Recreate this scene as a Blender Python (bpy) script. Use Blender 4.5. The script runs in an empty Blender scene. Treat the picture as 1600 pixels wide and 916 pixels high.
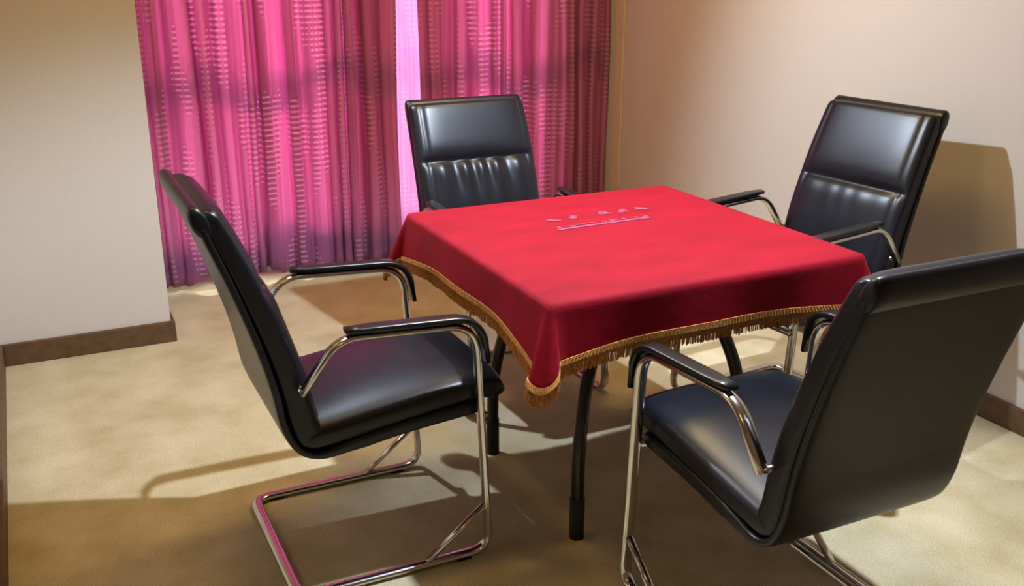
import bpy, bmesh, math, random
from mathutils import Vector, Matrix
random.seed(7)
PI = math.pi
scene = bpy.context.scene
COL = scene.collection

def lin(r, g, b):
    f = lambda c: (c/255)/12.92 if c/255 <= .04045 else ((c/255+.055)/1.055)**2.4
    return (f(r), f(g), f(b), 1)

# ------------------------------------------------------------------ camera
cam_data = bpy.data.cameras.new('camera'); cam = bpy.data.objects.new('camera', cam_data); COL.objects.link(cam)
cam_data.sensor_width = 36; cam_data.lens = 36*1567.2/1600; cam_data.clip_start = .02
YAW, PITCH, ROLL = -.45114, .32418, .00228
fw = Vector((-math.sin(YAW)*math.cos(PITCH), math.cos(YAW)*math.cos(PITCH), -math.sin(PITCH)))
rt = Vector((math.cos(YAW), math.sin(YAW), 0)); up = rt.cross(fw)
rt2 = rt*math.cos(ROLL)+up*math.sin(ROLL); up2 = up*math.cos(ROLL)-rt*math.sin(ROLL)
m = Matrix((rt2, up2, -fw)).transposed().to_4x4(); m.translation = (-1.4702, -2.3392, 1.5024)
cam.matrix_world = m
scene.camera = cam

# ------------------------------------------------------------------ world, lights, exposure
world = bpy.data.worlds.new('world'); scene.world = world; world.use_nodes = True
bg = world.node_tree.nodes['Background']; bg.inputs[0].default_value = (.92, .95, 1, 1); bg.inputs[1].default_value = 6.5
def light(name, kind, loc, energy, color, target=None, **kw):
    d = bpy.data.lights.new(name, kind); d.energy = energy; d.color = color[:3]
    for k, v in kw.items(): setattr(d, k, v)
    o = bpy.data.objects.new(name, d); COL.objects.link(o); o.location = loc
    if target is not None:
        o.rotation_euler = (Vector(target)-Vector(loc)).to_track_quat('-Z', 'Y').to_euler()
    return o
COOL = (.82, .94, 1.12); WARM = (1, .68, .24)
# two recessed downlights of the ceiling
light('downlight_table', 'SPOT', (.18, -.42, 2.54), 380, COOL, (-.60, .10, 0), spot_size=math.radians(94), spot_blend=.5, shadow_soft_size=.035)
light('downlight_window', 'SPOT', (-.86, 1.27, 2.50), 300, COOL, (1.2, -.40, .20), spot_size=math.radians(84), spot_blend=.9, shadow_soft_size=.03)
# warm ceiling lamp, then two added warm fills
light('warm_ceiling_lamp', 'AREA', (.35, .75, 2.56), 24, WARM, (.35, .75, 0), shape='DISK', size=.55)
light('warm_entrance_fill', 'AREA', (-1.6, -2.2, 2.56), 4, WARM, (-1.6, -2.2, 0), shape='DISK', size=.7)  # soft warm fill added out of view behind the camera
light('warm_side_fill', 'AREA', (-1.22, .25, 2.56), 11, WARM, (-1.22, .25, 0), shape='DISK', size=.35)  # added fill without a fitting, warms the shaded floor by the left chair
# daylight on the window side
light('sun', 'SUN', (0, 6, 4), 4.8, (1, .97, .93), (.5, 2.4, .2), angle=math.radians(3))
vs = scene.view_settings
vs.view_transform = 'Standard'; vs.look = 'None'; vs.gamma = 1; vs.use_curve_mapping = False; vs.exposure = 0.0

# ------------------------------------------------------------------ materials
def mat(name):
    M = bpy.data.materials.new(name); M.use_nodes = True
    nt = M.node_tree; b = nt.nodes['Principled BSDF']
    return M, nt, b
def N(nt, t, **kw):
    n = nt.nodes.new(t)
    for k, v in kw.items():
        if k == 'ins':
            for a, c in v.items(): n.inputs[a].default_value = c
        else: setattr(n, k, v)
    return n
def L(nt, a, b): nt.links.new(a, b)
def noise_mix(nt, coord, scale, c1, c2, lo=.35, hi=.65, detail=4):
    n = N(nt, 'ShaderNodeTexNoise', ins={'Scale': scale, 'Detail': detail}); L(nt, coord, n.inputs['Vector'])
    r = N(nt, 'ShaderNodeValToRGB'); r.color_ramp.elements[0].position = lo; r.color_ramp.elements[1].position = hi
    r.color_ramp.elements[0].color = c1; r.color_ramp.elements[1].color = c2
    L(nt, n.outputs['Fac'], r.inputs[0]); return r.outputs[0], n.outputs['Fac']
def bump(nt, b, fac, strength, dist):
    bp = N(nt, 'ShaderNodeBump', ins={'Strength': strength, 'Distance': dist})
    L(nt, fac, bp.inputs['Height']); L(nt, bp.outputs[0], b.inputs['Normal'])
def math_(nt, op, a, b=None, c=None):
    n = N(nt, 'ShaderNodeMath', operation=op)
    for i, v in enumerate((a, b, c)):
        if v is None: continue
        if isinstance(v, (int, float)): n.inputs[i].default_value = v
        else: L(nt, v, n.inputs[i])
    return n.outputs[0]
def simple(name, col, rough=.5, metal=0, nscale=40, var=.12, bs=0, bd=.001, spec=.5):
    M, nt, b = mat(name); g = N(nt, 'ShaderNodeTexCoord').outputs['Object']
    c2 = tuple(min(1, x*(1+var)) for x in col[:3])+(1,); c1 = tuple(x*(1-var) for x in col[:3])+(1,)
    c, f = noise_mix(nt, g, nscale, c1, c2)
    L(nt, c, b.inputs['Base Color']); b.inputs['Roughness'].default_value = rough; b.inputs['Metallic'].default_value = metal
    b.inputs['Specular IOR Level'].default_value = spec
    if bs: bump(nt, b, f, bs, bd)
    return M

M_WALL = simple('wallpaper_beige', lin(196, 189, 180), .85, nscale=220, var=.03, bs=.25, bd=.0008, spec=.2)
M_CEIL = simple('ceiling_white', lin(200, 188, 168), .9, nscale=90, var=.02)
M_BASE = simple('baseboard_brown', lin(88, 62, 38), .55, nscale=30, var=.2)
M_TRIM = simple('trim_beige', lin(205, 188, 158), .6, nscale=30, var=.04)
M_BLACKW = simple('table_dark_wood', lin(40, 27, 20), .4, nscale=18, var=.25)
M_LEG = simple('table_leg_dark', lin(38, 30, 26), .32, nscale=18, var=.2, metal=.3)
M_PLASTIC = simple('black_plastic', lin(16, 16, 18), .32, nscale=60, var=.1)
M_RUBBER = simple('black_rubber', lin(14, 13, 13), .7, nscale=60, var=.1)
M_CHROME = simple('chrome', lin(205, 200, 196), .16, metal=1, nscale=12, var=.05)
M_ALU = simple('window_aluminium', lin(190, 190, 188), .4, metal=.6, nscale=12, var=.04)

# leather
M_LEATHER, nt, b = mat('black_leather')
g = N(nt, 'ShaderNodeTexCoord').outputs['Object']
c, f = noise_mix(nt, g, 7, lin(15, 16, 21), lin(22, 23, 30))
L(nt, c, b.inputs['Base Color']); b.inputs['Roughness'].default_value = .34; b.inputs['Specular IOR Level'].default_value = .36
v = N(nt, 'ShaderNodeTexVoronoi', ins={'Scale': 420.}); L(nt, g, v.inputs['Vector'])
bump(nt, b, v.outputs['Distance'], .12, .0006)

# carpet
M_CARPET, nt, b = mat('carpet_beige')
g = N(nt, 'ShaderNodeTexCoord').outputs['Object']
c1, f1 = noise_mix(nt, g, 5.5, lin(176, 161, 122), lin(202, 189, 156), .3, .7, 6)
c2, f2 = noise_mix(nt, g, 260, (.72, .72, .72, 1), (1.1, 1.1, 1.1, 1), .3, .7, 2)
mx = N(nt, 'ShaderNodeMix', data_type='RGBA', blend_type='MULTIPLY'); mx.inputs[0].default_value = 1
L(nt, c1, mx.inputs[6]); L(nt, c2, mx.inputs[7]); L(nt, mx.outputs[2], b.inputs['Base Color'])
b.inputs['Roughness'].default_value = .95; b.inputs['Specular IOR Level'].default_value = .1
b.inputs['Sheen Weight'].default_value = .15
bump(nt, b, f2, .5, .004)

# velvet
M_VELVET, nt, b = mat('red_velvet')
g = N(nt, 'ShaderNodeTexCoord').outputs['Object']
mpv = N(nt, 'ShaderNodeMapping'); mpv.inputs['Scale'].default_value = (1, 2.6, 1); mpv.inputs['Rotation'].default_value = (0, 0, .5); L(nt, g, mpv.inputs[0])
c, f = noise_mix(nt, mpv.outputs[0], 5, lin(120, 2, 21), lin(136, 4, 27), .3, .7, 5)
L(nt, c, b.inputs['Base Color']); b.inputs['Roughness'].default_value = .75
b.inputs['Sheen Weight'].default_value = .22; b.inputs['Sheen Roughness'].default_value = .35; b.inputs['Sheen Tint'].default_value = lin(255, 90, 100)
b.inputs['Specular IOR Level'].default_value = .15
n2 = N(nt, 'ShaderNodeTexNoise', ins={'Scale': 30., 'Detail': 5}); L(nt, g, n2.inputs['Vector']); bump(nt, b, n2.outputs['Fac'], .25, .004)

M_GOLD = simple('gold_braid', lin(196, 138, 70), .6, nscale=130, var=.3, bs=.4, bd=.002)
M_FRINGE = simple('gold_fringe', lin(176, 118, 56), .65, nscale=160, var=.35)
M_EMB = simple('grey_embroidery', lin(138, 54, 80), .6, nscale=120, var=.15)

# curtain (UV: x = metres of cloth, y = height)
def curtain_mat(name, base, dark, light_, band, trans):
    M, nt, b = mat(name)
    uv = N(nt, 'ShaderNodeUVMap').outputs[0]
    sep = N(nt, 'ShaderNodeSeparateXYZ'); L(nt, uv, sep.inputs[0]); U, V = sep.outputs[0], sep.outputs[1]
    mp = N(nt, 'ShaderNodeMapping'); mp.inputs['Scale'].default_value = (20, .25, 1); L(nt, uv, mp.inputs[0])
    col, _ = noise_mix(nt, mp.outputs[0], 1.0, base, dark, .40, .72, 3)  # narrow upright stripes: fold highlights painted into the cloth colour
    # broad violet bands printed across
    mp2 = N(nt, 'ShaderNodeMapping'); mp2.inputs['Scale'].default_value = (1.6, 3.6, 1); L(nt, uv, mp2.inputs[0])
    nb = N(nt, 'ShaderNodeTexNoise', ins={'Scale': 1.0, 'Detail': 2}); L(nt, mp2.outputs[0], nb.inputs['Vector'])
    vv = math_(nt, 'ADD', V, math_(nt, 'MULTIPLY', math_(nt, 'SUBTRACT', nb.outputs['Fac'], .5), .45))
    def gauss(c, s):
        d = math_(nt, 'DIVIDE', math_(nt, 'SUBTRACT', vv, c), s)
        return math_(nt, 'EXPONENT', math_(nt, 'MULTIPLY', math_(nt, 'MULTIPLY', d, d), -1))
    bands = math_(nt, 'ADD', math_(nt, 'MULTIPLY', gauss(.92, .07), .36), math_(nt, 'MULTIPLY', gauss(.10, .13), .75))
    bands = math_(nt, 'MINIMUM', bands, 1)
    m1 = N(nt, 'ShaderNodeMix', data_type='RGBA'); L(nt, bands, m1.inputs[0]); L(nt, col, m1.inputs[6]); m1.inputs[7].default_value = band
    # woven dashes in ladders
    mp3 = N(nt, 'ShaderNodeMapping'); mp3.inputs['Scale'].default_value = (11, 2.2, 1); L(nt, uv, mp3.inputs[0])
    n3 = N(nt, 'ShaderNodeTexNoise', ins={'Scale': 1.0, 'Detail': 1}); L(nt, mp3.outputs[0], n3.inputs['Vector'])
    fr = math_(nt, 'FRACT', math_(nt, 'DIVIDE', V, .025))
    dash = math_(nt, 'LESS_THAN', math_(nt, 'ABSOLUTE', math_(nt, 'SUBTRACT', fr, .5)), .17)
    seg = math_(nt, 'LESS_THAN', math_(nt, 'FRACT', math_(nt, 'DIVIDE', U, .032)), .8)
    k = math_(nt, 'MULTIPLY', math_(nt, 'MULTIPLY', dash, seg), math_(nt, 'GREATER_THAN', n3.outputs['Fac'], .54))
    m2 = N(nt, 'ShaderNodeMix', data_type='RGBA'); L(nt, math_(nt, 'MULTIPLY', k, .38), m2.inputs[0]); L(nt, m1.outputs[2], m2.inputs[6]); m2.inputs[7].default_value = light_
    dash2 = math_(nt, 'GREATER_THAN', math_(nt, 'ABSOLUTE', math_(nt, 'SUBTRACT', fr, .5)), .33)
    k2 = math_(nt, 'MULTIPLY', math_(nt, 'MULTIPLY', dash2, seg), math_(nt, 'GREATER_THAN', n3.outputs['Fac'], .54))
    m3 = N(nt, 'ShaderNodeMix', data_type='RGBA'); L(nt, math_(nt, 'MULTIPLY', k2, .35), m3.inputs[0]); L(nt, m2.outputs[2], m3.inputs[6]); m3.inputs[7].default_value = dark
    L(nt, m3.outputs[2], b.inputs['Base Color']); b.inputs['Roughness'].default_value = .5
    b.inputs['Specular IOR Level'].default_value = .35; b.inputs['Sheen Weight'].default_value = .2
    t = N(nt, 'ShaderNodeBsdfTranslucent'); L(nt, m3.outputs[2], t.inputs[0])
    ms = N(nt, 'ShaderNodeMixShader'); ms.inputs[0].default_value = trans
    L(nt, b.outputs[0], ms.inputs[1]); L(nt, t.outputs[0], ms.inputs[2])
    L(nt, ms.outputs[0], nt.nodes['Material Output'].inputs[0])
    return M
M_CURT = curtain_mat('pink_curtain', lin(226, 142, 188), lin(172, 84, 130), lin(236, 204, 218), lin(128, 88, 128), .48)
M_SHEER = curtain_mat('pale_lavender_sheer', lin(240, 200, 228), lin(228, 182, 218), lin(248, 230, 245), lin(226, 178, 216), .5)

M_GLASS, nt, b = mat('window_glass')
tr = N(nt, 'ShaderNodeBsdfTransparent'); gl = N(nt, 'ShaderNodeBsdfGlossy', ins={'Roughness': .02})
ms = N(nt, 'ShaderNodeMixShader'); ms.inputs[0].default_value = .08
L(nt, tr.outputs[0], ms.inputs[1]); L(nt, gl.outputs[0], ms.inputs[2]); L(nt, ms.outputs[0], nt.nodes['Material Output'].inputs[0])

# ------------------------------------------------------------------ helpers
def mesh(name, verts, faces, material, parent=None, smooth=False, uvs=None):
    me = bpy.data.meshes.new(name); me.from_pydata([tuple(v) for v in verts], [], faces)
    bm = bmesh.new(); bm.from_mesh(me); bmesh.ops.recalc_face_normals(bm, faces=bm.faces); bm.to_mesh(me); bm.free()
    if uvs:
        lay = me.uv_layers.new(name='UVMap')
        for lp in me.loops: lay.data[lp.index].uv = uvs[lp.vertex_index]
    if smooth:
        for p in me.polygons: p.use_smooth = True
    me.materials.append(material)
    o = bpy.data.objects.new(name, me); COL.objects.link(o)
    if parent: o.parent = parent
    return o
def boxes(name, lst, material, parent=None, bevel=0):
    vs, fs = [], []
    for (x0, y0, z0, x1, y1, z1) in lst:
        k = len(vs)
        vs += [(x, y, z) for z in (z0, z1) for (x, y) in ((x0, y0), (x1, y0), (x1, y1), (x0, y1))]
        fs += [tuple(k+i for i in q) for q in ((0, 3, 2, 1), (4, 5, 6, 7), (0, 1, 5, 4), (1, 2, 6, 5), (2, 3, 7, 6), (3, 0, 4, 7))]
    o = mesh(name, vs, fs, material, parent)
    if bevel:
        md = o.modifiers.new('bevel', 'BEVEL'); md.width = bevel; md.segments = 2
    return o
def struct(o): o['kind'] = 'structure'; return o
def thing(name, loc, rz, label, cat, group=None):
    o = bpy.data.objects.new(name, None); COL.objects.link(o); o.location = loc; o.rotation_euler = (0, 0, rz)
    o.empty_display_size = .1
    return tag(o, label, cat, group)
def tag(o, label, cat, group=None):
    o['label'] = label; o['category'] = cat
    if group: o['group'] = group
    return o
def catmull(pts, n):
    pts = [Vector(p) for p in pts]; out = []
    P = [pts[0]*2-pts[1]]+pts+[pts[-1]*2-pts[-2]]
    for i in range(1, len(P)-2):
        a, b_, c_, d = P[i-1], P[i], P[i+1], P[i+2]
        for k in range(n):
            t = k/n
            out.append(.5*((2*b_)+(c_-a)*t+(2*a-5*b_+4*c_-d)*t*t+(3*b_-a-3*c_+d)*t**3))
    out.append(pts[-1]); return out
def fillet(pts, rads, n=8):
    """polyline with rounded corners"""
    pts = [Vector(p) for p in pts]; out = [pts[0]]
    for i in range(1, len(pts)-1):
        p, a, c_ = pts[i], pts[i-1], pts[i+1]; r = rads[i-1]
        u = (a-p).normalized(); w = (c_-p).normalized()
        if r <= 0: out.append(p); continue
        ang = u.angle(w); d = min(r/math.tan(ang/2), .49*(a-p).length if i > 1 else (a-p).length, (c_-p).length*.95)
        s, e = p+u*d, p+w*d
        for k in range(n+1):
            t = k/n; out.append(s*(1-t)**2+p*2*t*(1-t)+e*t*t)
    out.append(pts[-1]); return out
def sweep(path, ra, rb, side, n=10):
    """elliptic tube along path; `side` is the direction of the ra axis (or None)"""
    vs, fs = [], []
    prev = None
    for i, p in enumerate(path):
        t = (path[min(i+1, len(path)-1)]-path[max(i-1, 0)]).normalized()
        if side is not None and abs(t.dot(Vector(side))) < .95:
            a = (Vector(side)-t*t.dot(Vector(side))).normalized()
            if prev is not None and a.dot(prev) < 0: a = -a
        elif prev is not None: a = (prev-t*t.dot(prev)).normalized()
        else: a = t.orthogonal().normalized()
        prev = a; bb = t.cross(a)
        for k in range(n):
            q = 2*PI*k/n; vs.append(p+a*ra*math.cos(q)+bb*rb*math.sin(q))
    for i in range(len(path)-1):
        for k in range(n):
            fs.append((i*n+k, i*n+(k+1) % n, (i+1)*n+(k+1) % n, (i+1)*n+k))
    fs.append(tuple(range(n))[::-1]); fs.append(tuple((len(path)-1)*n+k for k in range(n)))
    return vs, fs
def join(*ms):
    vs, fs = [], []
    for v, f in ms:
        k = len(vs); vs += v; fs += [tuple(i+k for i in q) for q in f]
    return vs, fs
def sp(c, e): return math.copysign(abs(c)**e, c)
def pad(path, width, thick, front, rear=None, ny=28, e=.42, endr=.02):
    """padded slab lofted along a path in the x-z plane; front(s, y)/rear(s, y) give the puff of the two faces"""
    P = [Vector((p[0], 0, p[1])) for p in path]
    acc = [0]
    for i in range(1, len(P)): acc.append(acc[-1]+(P[i]-P[i-1]).length)
    T = acc[-1]; vs, fs = [], []; pw = 2/e
    half = [1-2*k/ny for k in range(ny+1)]; half = [math.sin(PI/2*h) for h in half]
    half = [1, .9996]+half[1:-1]+[-.9996]
    sec = [(y, max(0, 1-abs(y)**pw)**(1/pw)) for y in half]; sec += [(-y, -z) for y, z in sec]
    n = len(sec)
    for i, p in enumerate(P):
        t = (P[min(i+1, len(P)-1)]-P[max(i-1, 0)]).normalized(); nn = Vector((t.z, 0, -t.x))     # front normal
        s = acc[i]/T; de = min(acc[i], T-acc[i]); k = math.sqrt(max(0, 1-(1-min(1, de/endr))**2)); k = .06+.94*k
        w = (width(s) if callable(width) else width)*(.94+.06*k); th = (thick(s) if callable(thick) else thick)*k
        for yy, zz in sec:
            off = th/2*zz
            env = max(0, 1-abs(yy)**6)*k
            off += (front(s, yy) if zz > 0 else -(rear(s, yy) if rear else 0))*env*min(1, abs(zz)*1.2)
            vs.append(p+Vector((0, yy*w/2, 0))+nn*off)
    for i in range(len(P)-1):
        for j in range(n):
            fs.append((i*n+j, i*n+(j+1) % n, (i+1)*n+(j+1) % n, (i+1)*n+j))
    fs.append(tuple(range(n))[::-1]); fs.append(tuple((len(P)-1)*n+j for j in range(n)))
    return vs, fs

# ------------------------------------------------------------------ the room
XR, XL, YP, YW, HC = 1.368, -1.683, 1.731, 2.50, 2.6
PX = -1.048   # outer corner of the pier
struct(boxes('floor', [(-3.3, -3.7, -.1, XR+.15, 3.2, 0)], M_CARPET))
struct(boxes('ceiling', [(-3.3, -3.7, HC, XR+.15, YW+.15, HC+.1)], M_CEIL))
struct(boxes('wall_right', [(XR, -3.7, 0, XR+.15, YW+.15, HC)], M_WALL))
struct(boxes('wall_left', [(XL-.15, -.4, 0, XL, YP, HC)], M_WALL))
struct(boxes('wall_pier', [(XL-.15, YP, 0, PX, YW, HC)], M_WALL))
struct(boxes('wall_entrance_side', [(-3.3, -.4, 0, XL-.15, -.25, HC)], M_WALL))
struct(boxes('wall_entrance', [(-3.3, -3.7, 0, -3.15, -.4, HC)], M_WALL))
struct(boxes('wall_front', [(-3.15, -3.7, 0, XR, -3.55, HC)], M_WALL))
WX0, WX1, WZ0, WZ1 = -.95, 1.02, .16, 2.25
struct(boxes('wall_back', [(XL-.15, YW, 0, WX0, YW+.15, HC), (WX1, YW, 0, XR, YW+.15, HC), (WX0, YW, WZ1, WX1, YW+.15, HC), (WX0, YW, 0, WX1, YW+.15, WZ0)], M_WALL))
win = struct(boxes('window_1', [(WX0, YW+.04, WZ0, WX0+.05, YW+.11, WZ1), (WX1-.05, YW+.04, WZ0, WX1, YW+.11, WZ1),
      (WX0, YW+.04, WZ0, WX1, YW+.11, WZ0+.05), (WX0, YW+.04, WZ1-.05, WX1, YW+.11, WZ1), ((WX0+WX1)/2-.03, YW+.05, WZ0, (WX0+WX1)/2+.03, YW+.10, WZ1)], M_ALU))
mid = (WX0+WX1)/2
for a, b_ in ((WX0+.05, mid-.03), (mid+.03, WX1-.05)):
    boxes('pane', [(a, YW+.07, WZ0+.05, b_, YW+.076, WZ1-.05)], M_GLASS, win)
BH, BT = .088, .016
struct(boxes('baseboard_pier', [(XL+BT, YP-BT, 0, PX+BT, YP, BH), (PX, YP, 0, PX+BT, YW, BH)], M_BASE, bevel=.003))
struct(boxes('baseboard_left', [(XL, -.4, 0, XL+BT, YP, BH)], M_BASE, bevel=.003))
struct(boxes('baseboard_right', [(XR-BT, -3.55, 0, XR, YW, BH)], M_BASE, bevel=.003))
struct(boxes('trim_1', [(XR-.012, 2.19, BH, XR, 2.27, HC)], M_TRIM, bevel=.003))

# ------------------------------------------------------------------ curtains
def curtain(name, x0, x1, y0, hem, top, period, amp, material, label, nz=40, seed=0, shift=None):
    rnd = random.Random(seed)
    ph = [rnd.uniform(0, 6.28) for _ in range(5)]
    nx = int((x1-x0)/.0055); vs, fs, uvs = [], [], []
    prof = []
    for i in range(nx+1):
        x = x0+(x1-x0)*i/nx
        w = x+.035*math.sin(2*PI*x/.47+ph[0])+.015*math.sin(2*PI*x/.21+ph[1])
        a = amp*(.75+.35*math.sin(2*PI*x/.37+ph[2]))
        q = 2*PI*w/period
        prof.append((x, a*math.sin(q)+.28*a*math.sin(2*q+ph[3])+.12*a*math.sin(3.3*q+ph[4]), a*.35*math.sin(2*q+ph[3])))
    s = 0
    for i, (x, f, g_) in enumerate(prof):
        if i: s += math.hypot(x-prof[i-1][0], f-prof[i-1][1])
        for j in range(nz+1):
            t = j/nz; hz = hem(x); z = hz+(top-hz)*t
            sh = shift(x, z) if shift else 0
            k = 1.05-.35*t
            wob = .006*math.sin(5*z+x*23)
            vs.append((x+g_*k+sh+.004*math.sin(3*z+x*17), y0+f*k+wob, z)); uvs.append((s, z))
    for i in range(nx):
        for j in range(nz):
            a = i*(nz+1)+j; fs.append((a, a+nz+1, a+nz+2, a+1))
    o = mesh(name, vs, fs, material, None, True, uvs)
    md = o.modifiers.new('thickness', 'SOLIDIFY'); md.thickness = .0015
    return tag(o, label[0], label[1], label[2])
def hemL(x):
    h = .030+.006*math.sin(31*x)
    for c, w in ((-.80, .05), (-.49, .045)): h += .040*math.exp(-((x-c)/w)**2)
    return h
YC = 2.35
curtain('curtain', -1.05, .185, YC, hemL, 2.46, .080, .030, M_CURT, ('pink patterned pleated curtain hanging left of the bright gap', 'curtain', 'pink window curtains'), seed=3)
curtain('curtain', .292, 1.358, YC, lambda x: .03, 2.46, .088, .031, M_CURT, ('pink patterned pleated curtain between the bright gap and the right wall', 'curtain', 'pink window curtains'), seed=11)
curtain('sheer_curtain', -.05, .50, YC+.08, lambda x: .03, 2.46, .07, .012, M_SHEER, ('pale lavender sheer glowing in the gap between the pink curtains', 'curtain', None), seed=5)
rod = mesh('curtain_track', *sweep([Vector((-1.03, YC+.03, 2.485)), Vector((1.34, YC+.03, 2.485))], .035, .022, (0, 1, 0), 12), M_ALU)
tag(rod, 'metal curtain track above the pink curtains', 'curtain track')

# ------------------------------------------------------------------ chairs
def backrest(SE, gathers):
    bp = catmull([(-.112, 0, .385), (-.135, 0, .45), (-.150, 0, .53), (-.172, 0, .62), (-.205, 0, .72), (-.246, 0, .83), (-.290, 0, .93), (-.318, 0, .985)], 16)
    def front(s, y):
        d = s-SE
        puff = .008*(1-math.exp(-(d/.05)**2)) - .010*math.exp(-(d/.016)**2)
        if d < 0:
            fall = math.exp(-((-d-.02)/.16)**2)
            puff += gathers*fall*math.cos(y*19+1.2*math.sin(y*5)+d*4)*max(0, 1-(abs(y)/.86)**6)*min(1, -d/.03)
        return puff-.005*math.exp(-((abs(y)-.84)/.035)**2)
    v_, f_ = pad([(p.x, p.z) for p in bp], lambda s: .455+.012*math.sin(PI*s), lambda s: .082-.024*s, front, lambda s, y: .004, ny=60, e=.36, endr=.03)
    return v_, f_
def make_chair(label, group):
    root = thing('office_chair', (0, 0, 0), 0, label, 'chair', group)
    HW = .26
    # cantilever tube frame: back bracket > arm > front upright > floor runner, mirrored and joined behind
    half = [(-.145, HW, .545), (-.055, HW, .668), (.292, HW, .650), (.325, HW, .012), (-.185, HW, .012)]
    rads = [.10, .085, .055]
    s1 = fillet(half+[(-.185, 0, .012)], rads+[.055])
    s2 = [Vector((v.x, -v.y, v.z)) for v in s1[::-1]]
    mesh('frame', *sweep(s1+s2[1:], .0165, .0095, (0, 1, 0), 12), M_CHROME, root, True)
    for sgn in (1, -1):
        mesh('brace', *sweep([Vector((.321, sgn*HW, .150)), Vector((.150, sgn*HW, .016))], .011, .0075, (0, 1, 0), 10), M_CHROME, root, True)
        # arm pad wraps the front bend
        arm = fillet([(-.035, sgn*HW, .680), (.300, sgn*HW, .663), (.318, sgn*HW, .545)], [.085], 12)
        arm = [arm[0]+(arm[1]-arm[0])*k/8 for k in range(8)]+arm[1:]
        vs_, fs_ = [], []
        n = 16
        for i, p in enumerate(arm):
            t = (arm[min(i+1, len(arm)-1)]-arm[max(i-1, 0)]).normalized(); nn = Vector((-t.z, 0, t.x))
            k = min(1, .75+.25*min(i, len(arm)-1-i)/2)
            for j in range(n):
                q = 2*PI*j/n
                vs_.append(p+Vector((0, .021*k*sp(math.cos(q), .5), 0))+nn*(.0085*k*sp(math.sin(q), .5)+.005))
        for i in range(len(arm)-1):
            for j in range(n): fs_.append((i*n+j, i*n+(j+1) % n, (i+1)*n+(j+1) % n, (i+1)*n+j))
        fs_ += [tuple(range(n))[::-1], tuple((len(arm)-1)*n+j for j in range(n))]
        mesh('arm_pad', vs_, fs_, M_PLASTIC, root, True)
        mesh('arm_bolt', *sweep([Vector((-.143, sgn*.20, .551)), Vector((-.143, sgn*(HW+.006), .551))], .008, .008, None, 10), M_CHROME, root, True)
        for gx in (.25, -.12):
            boxes('foot_glide', [(gx-.02, sgn*HW-.015, 0, gx+.02, sgn*HW+.015, .006)], M_RUBBER, root, .002)
    mesh('seat_support', *sweep([Vector((.316, -HW, .395)), Vector((.316, HW, .395))], .012, .012, None, 10), M_CHROME, root, True)
    # seat
    sp_ = catmull([(-.150, 0, .402), (-.05, 0, .412), (.10, 0, .432), (.25, 0, .452), (.335, 0, .456), (.392, 0, .440)], 8)
    # (the path runs forward, so the pad's rear face is the seat's top)
    v_, f_ = pad([(p.x, p.z) for p in sp_], .462, .088, lambda s, y: 0, lambda s, y: .012*(1-y*y)*math.sin(PI*min(1, .15+s*.85)), e=.52, endr=.05)
    mesh('seat', v_, f_, M_LEATHER, root, True)
    # backrest, from the seat's rear edge up, leaning back
    mesh('backrest', *backrest(.65, .0085), M_LEATHER, root, True)
    # outer shell: a curved skin that runs from under the seat round the corner and up the back
    op = catmull([(.335, 0, .412), (.12, 0, .394), (-.02, 0, .374), (-.10, 0, .364), (-.150, 0, .388), (-.180, 0, .450), (-.196, 0, .54), (-.214, 0, .62), (-.243, 0, .72), (-.280, 0, .83), (-.314, 0, .92), (-.326, 0, .955)], 8)
    v_, f_ = pad([(p.x, p.z) for p in op], .466, lambda s: .022+.022*max(0, min(1, (.42-s)/.12)), lambda s, y: 0, e=.3, endr=.008)
    mesh('outer_shell', v_, f_, M_LEATHER, root, True)
    # rolled top
    rl = []
    n = 20; ys = [-.232, -.230, -.222]+[-.2+.4*k/10 for k in range(11)]+[.222, .230, .232]
    vs_, fs_ = [], []
    for y in ys:
        e_ = .232-abs(y); k = .55 if e_ < .001 else (.85 if e_ < .003 else 1)
        for j in range(n):
            q = 2*PI*j/n
            # oval leaning with the back
            a_, b2 = .040*k*math.cos(q), .020*k*math.sin(q)
            ux, uz = -.40, .917
            vs_.append(Vector((-.327+a_*ux+b2*uz, y, .962+a_*uz-b2*ux)))
    for i in range(len(ys)-1):
        for j in range(n): fs_.append((i*n+j, i*n+(j+1) % n, (i+1)*n+(j+1) % n, (i+1)*n+j))
    fs_ += [tuple(range(n))[::-1], tuple((len(ys)-1)*n+j for j in range(n))]
    mesh('top_roll', vs_, fs_, M_LEATHER, root, True)
    return root
def copy_thing(src, loc, rz, label):
    r = src.copy(); COL.objects.link(r); r.location = loc; r.rotation_euler = (0, 0, rz); r['label'] = label
    for ch in src.children:
        c_ = ch.copy(); COL.objects.link(c_); c_.parent = r
    return r
chair = make_chair('black leather armchair seen side-on at the table, nearest the bare left wall', 'black leather chairs round the table')
chair.location = (-.84, .03, 0)
copy_thing(chair, (-.01, -.84, 0), PI/2, 'black leather armchair with its dark back turned to the viewer, nearest the camera')
copy_thing(chair, (.025, .835, 0), -PI/2, 'black leather armchair with gathered back standing before the pink curtain')
c3 = copy_thing(chair, (.845, .165, 0), math.radians(185), 'black leather armchair casting a shadow on the right wall')

c3.scale = (1, 1, 1.035)
# this chair's back is smooth below the seam
for ch in list(c3.children):
    if ch.name.startswith('backrest'): bpy.data.objects.remove(ch)
mesh('backrest', *backrest(.58, .0008), M_LEATHER, c3, True)

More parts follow.
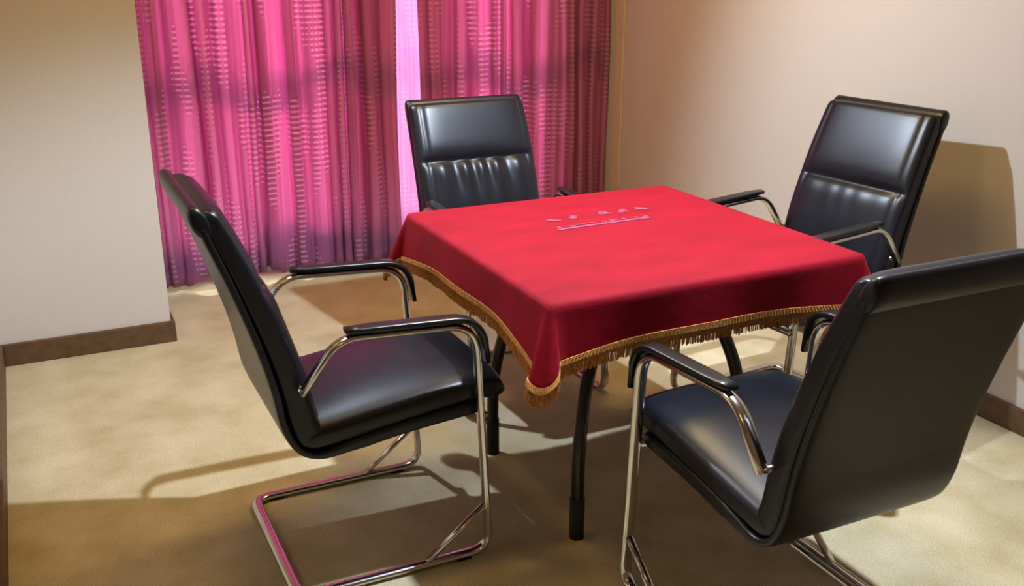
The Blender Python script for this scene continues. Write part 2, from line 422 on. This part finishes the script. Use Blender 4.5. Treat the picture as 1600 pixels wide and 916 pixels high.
# ------------------------------------------------------------------ table
tb = thing('game_table', (0, 0, 0), 0, 'square dark table hidden under the red velvet cloth', 'table')
boxes('table_top', [(-.45, -.45, .725, .45, .45, .757)], M_BLACKW, tb, .006)
for (x0, y0, x1, y1) in ((-.43, -.43, .43, -.41), (-.43, .41, .43, .43), (-.43, -.41, -.41, .41), (.41, -.41, .43, .41)):
    boxes('apron', [(x0, y0, .60, x1, y1, .725)], M_BLACKW, tb, .003)
boxes('table_body', [(-.36, -.36, .60, .36, .36, .725)], M_BLACKW, tb, .01)
for sx in (-1, 1):
    for sy in (-1, 1):
        pth = catmull([(sx*.272, sy*.272, .012), (sx*.272, sy*.272, .12), (sx*.268, sy*.268, .26), (sx*.245, sy*.250, .40), (sx*.205, sy*.225, .52), (sx*.17, sy*.21, .61)], 6)
        lg = mesh('leg', *sweep(pth, .018, .018, None, 14), M_LEG, tb, True)
        mesh('leg_cap', *sweep([Vector((sx*.272, sy*.272, 0)), Vector((sx*.272, sy*.272, .018)), Vector((sx*.272, sy*.272, .12))], .0205, .0205, None, 14), M_RUBBER, lg, True)
        mesh('hinge', *sweep([Vector((sx*.19-.03, sy*.19, .575)), Vector((sx*.19+.03, sy*.19, .575))], .018, .012, (0, 1, 0), 12), M_CHROME, lg, True)

# ------------------------------------------------------------------ tablecloth
A_, R_, HT = .456, .016, .762
def seg_dist(x, y, a, b_):
    ax, ay = a; bx, by = b_; t = max(0, min(1, ((x-ax)*(bx-ax)+(y-ay)*(by-ay))/((bx-ax)**2+(by-ay)**2)))
    return math.hypot(x-ax-t*(bx-ax), y-ay-t*(by-ay)), t
def top_z(x, y):
    e = max(0, min(1, (A_-max(abs(x), abs(y)))/.05))
    z = .0018*(math.sin(9*x+4*y)+math.sin(13*y-6*x+1))*.6
    d, t = seg_dist(x, y, (-.43, -.43), (-.02, -.06)); z += .018*math.exp(-(d/.03)**2)*(1-t)**.7
    d, t = seg_dist(x, y, (-.02, -.06), (.42, .02)); z += .006*math.exp(-(d/.025)**2)*(1-t)
    return HT+e*(z+.003)
def drop(d, flare):
    q = PI*R_/2
    if d < q: return R_*math.sin(d/R_), R_*(1-math.cos(d/R_))
    return R_+(d-q)*math.sin(flare), R_+(d-q)*math.cos(flare)
def cloth(u, v):
    du, dv = max(abs(u)-A_, 0), max(abs(v)-A_, 0); su, sv = (1 if u >= 0 else -1), (1 if v >= 0 else -1)
    if du == 0 and dv == 0: return Vector((u, v, top_z(u, v)))
    if dv == 0 or du == 0:
        t = (v if dv == 0 else u)/A_; d = (du+dv)*(.94+(.42 if (du and u < 0 and v < 0) else .20)*abs(t)**2.6)
        fl = .06+.05*math.sin(t*7+(1 if du else 2.3))*(1-abs(t)**4)+.10*abs(t)**6
        o, z = drop(d, fl)
        return Vector((su*(A_+o), v, HT-z)) if dv == 0 else Vector((u, sv*(A_+o), HT-z))
    r = math.hypot(du, dv); th = math.atan2(dv, du); s2 = math.sin(2*th)
    b0 = 1.14+(.22*math.cos(th)**2 if (u < 0 and v < 0) else 0)
    r *= (b0+(1.60-b0)*s2**1.3)*max(math.cos(th), math.sin(th))
    fl = .16+.30*s2+.06*math.sin(6*th)*s2
    o, z = drop(r, fl)
    az = th
    return Vector((su*(A_+o*math.cos(az)), sv*(A_+o*math.sin(az)), HT-z))
OV = .128
ins = [-A_+2*A_*k/36 for k in range(37)]
outs = [OV*k/14 for k in range(1, 15)]
axis = [-A_-d for d in outs[::-1]]+ins+[A_+d for d in outs]
n = len(axis)
vs_ = [cloth(u, v) for v in axis for u in axis]
fs_ = [(j*n+i, j*n+i+1, (j+1)*n+i+1, (j+1)*n+i) for j in range(n-1) for i in range(n-1)]
cl = mesh('tablecloth', vs_, fs_, M_VELVET, None, True)
md = cl.modifiers.new('thickness', 'SOLIDIFY'); md.thickness = .002; md.offset = 1
tag(cl, 'red velvet tablecloth with gold fringe draped over the square table', 'tablecloth')
# gold braid and fringe follow the hem
H_ = A_+OV
per = []
for side in range(4):
    for k in range(240):
        t = -1+2*k/240
        u, v = [(t, -1), (1, t), (-t, 1), (-1, -t)][side]
        per.append((u*H_, v*H_))
def hem_frame(u, v):
    p = cloth(u, v); q = cloth(u*.985, v*.985); d = (p-q).normalized(); return p, d
vb, fb, vf, ff = [], [], [], []
m_ = len(per)
rnd = random.Random(2)
fr = [hem_frame(*w) for w in per]
for i, (p, d) in enumerate(fr):
    nx_ = fr[(i+1) % m_][0]; pv = fr[i-1][0]; tg = (nx_-pv).normalized(); nm = tg.cross(d).normalized()
    if nm.dot(Vector((p.x, p.y, 0))) < 0: nm = -nm
    rib = .0015*(i % 2)
    for (a_, b2) in ((-.006, .0035+rib), (.010, .0035+rib), (.010, -.003), (-.006, -.003)): vb.append(p+d*a_+nm*b2)
    # fringe strands, about 5 mm apart
    step = (nx_-p).length; ns = max(1, int(round(step/.0027)))
    dn = (d*.5+Vector((0, 0, -1))).normalized()
    for s in range(ns):
        b0 = p+(nx_-p)*(s/ns)+d*.008; ln = .033+rnd.uniform(-.0025, .003); w = .0017
        tip = b0+dn*ln+tg*rnd.uniform(-.002, .002)+nm*rnd.uniform(-.002, .003)
        k = len(vf)
        for c_, ww in ((b0, w*.8), (tip, w)):
            vf += [c_+tg*ww, c_+nm*ww, c_-tg*ww, c_-nm*ww]
        ff += [(k, k+1, k+5, k+4), (k+1, k+2, k+6, k+5), (k+2, k+3, k+7, k+6), (k+3, k, k+4, k+7), (k+4, k+5, k+6, k+7)]
for i in range(m_):
    a, b2 = i*4, ((i+1) % m_)*4
    fb += [(a+k, a+(k+1) % 4, b2+(k+1) % 4, b2+k) for k in range(4)]
br = mesh('braid', vb, fb, M_GOLD, cl); br['label'] = 'gold woven braid along the hem'
fo = mesh('fringe', vf, ff, M_FRINGE, cl); fo['kind'] = 'stuff'; fo['label'] = 'gold hanging fringe'
# faded embroidery: blurred grey-pink marks, a row of characters over a thin line of smaller ones
def stroke_mark(cx, cy, w, h, strokes, th=.006):
    vs2, fs2 = [], []
    for (x0, y0, x1, y1) in strokes:
        a = Vector((cx+x0*w, cy+y0*h)); b2 = Vector((cx+x1*w, cy+y1*h)); d = (b2-a); ln = d.length; d /= ln
        nn = Vector((-d.y, d.x))*th/2; nsg = max(2, int(ln/.01)); k = len(vs2)
        for i in range(nsg+1):
            c_ = a+d*ln*i/nsg
            for q in (c_+nn, c_-nn):
                z = top_z(q.x, q.y); vs2.append((q.x, q.y, z+.0042)); vs2.append((q.x, q.y, z+.0015))
        for i in range(nsg):
            o_ = k+i*4; fs2 += [(o_, o_+4, o_+6, o_+2), (o_+1, o_+3, o_+7, o_+5), (o_, o_+1, o_+5, o_+4), (o_+2, o_+6, o_+7, o_+3)]
        fs2 += [(k, k+2, k+3, k+1), (k+nsg*4, k+nsg*4+1, k+nsg*4+3, k+nsg*4+2)]
    return mesh('embroidered_mark', vs2, fs2, M_EMB, cl)
blur = random.Random(9)
def blob(w, h, k):
    return [(blur.uniform(-.5, .1), blur.uniform(-.4, .4), blur.uniform(-.1, .5), blur.uniform(-.4, .4)) for _ in range(k)]
for cx in (-.115, -.045, .06, .125, .19):
    stroke_mark(cx, .185, .042, .045, blob(1, 1, 4), .013)
stroke_mark(.0, .078, .31, .01, [(-.5, 0, .5, 0)], .013)
for i in range(9):
    stroke_mark(-.14+i*.036, .098, .03, .018, blob(1, 1, 2), .008)
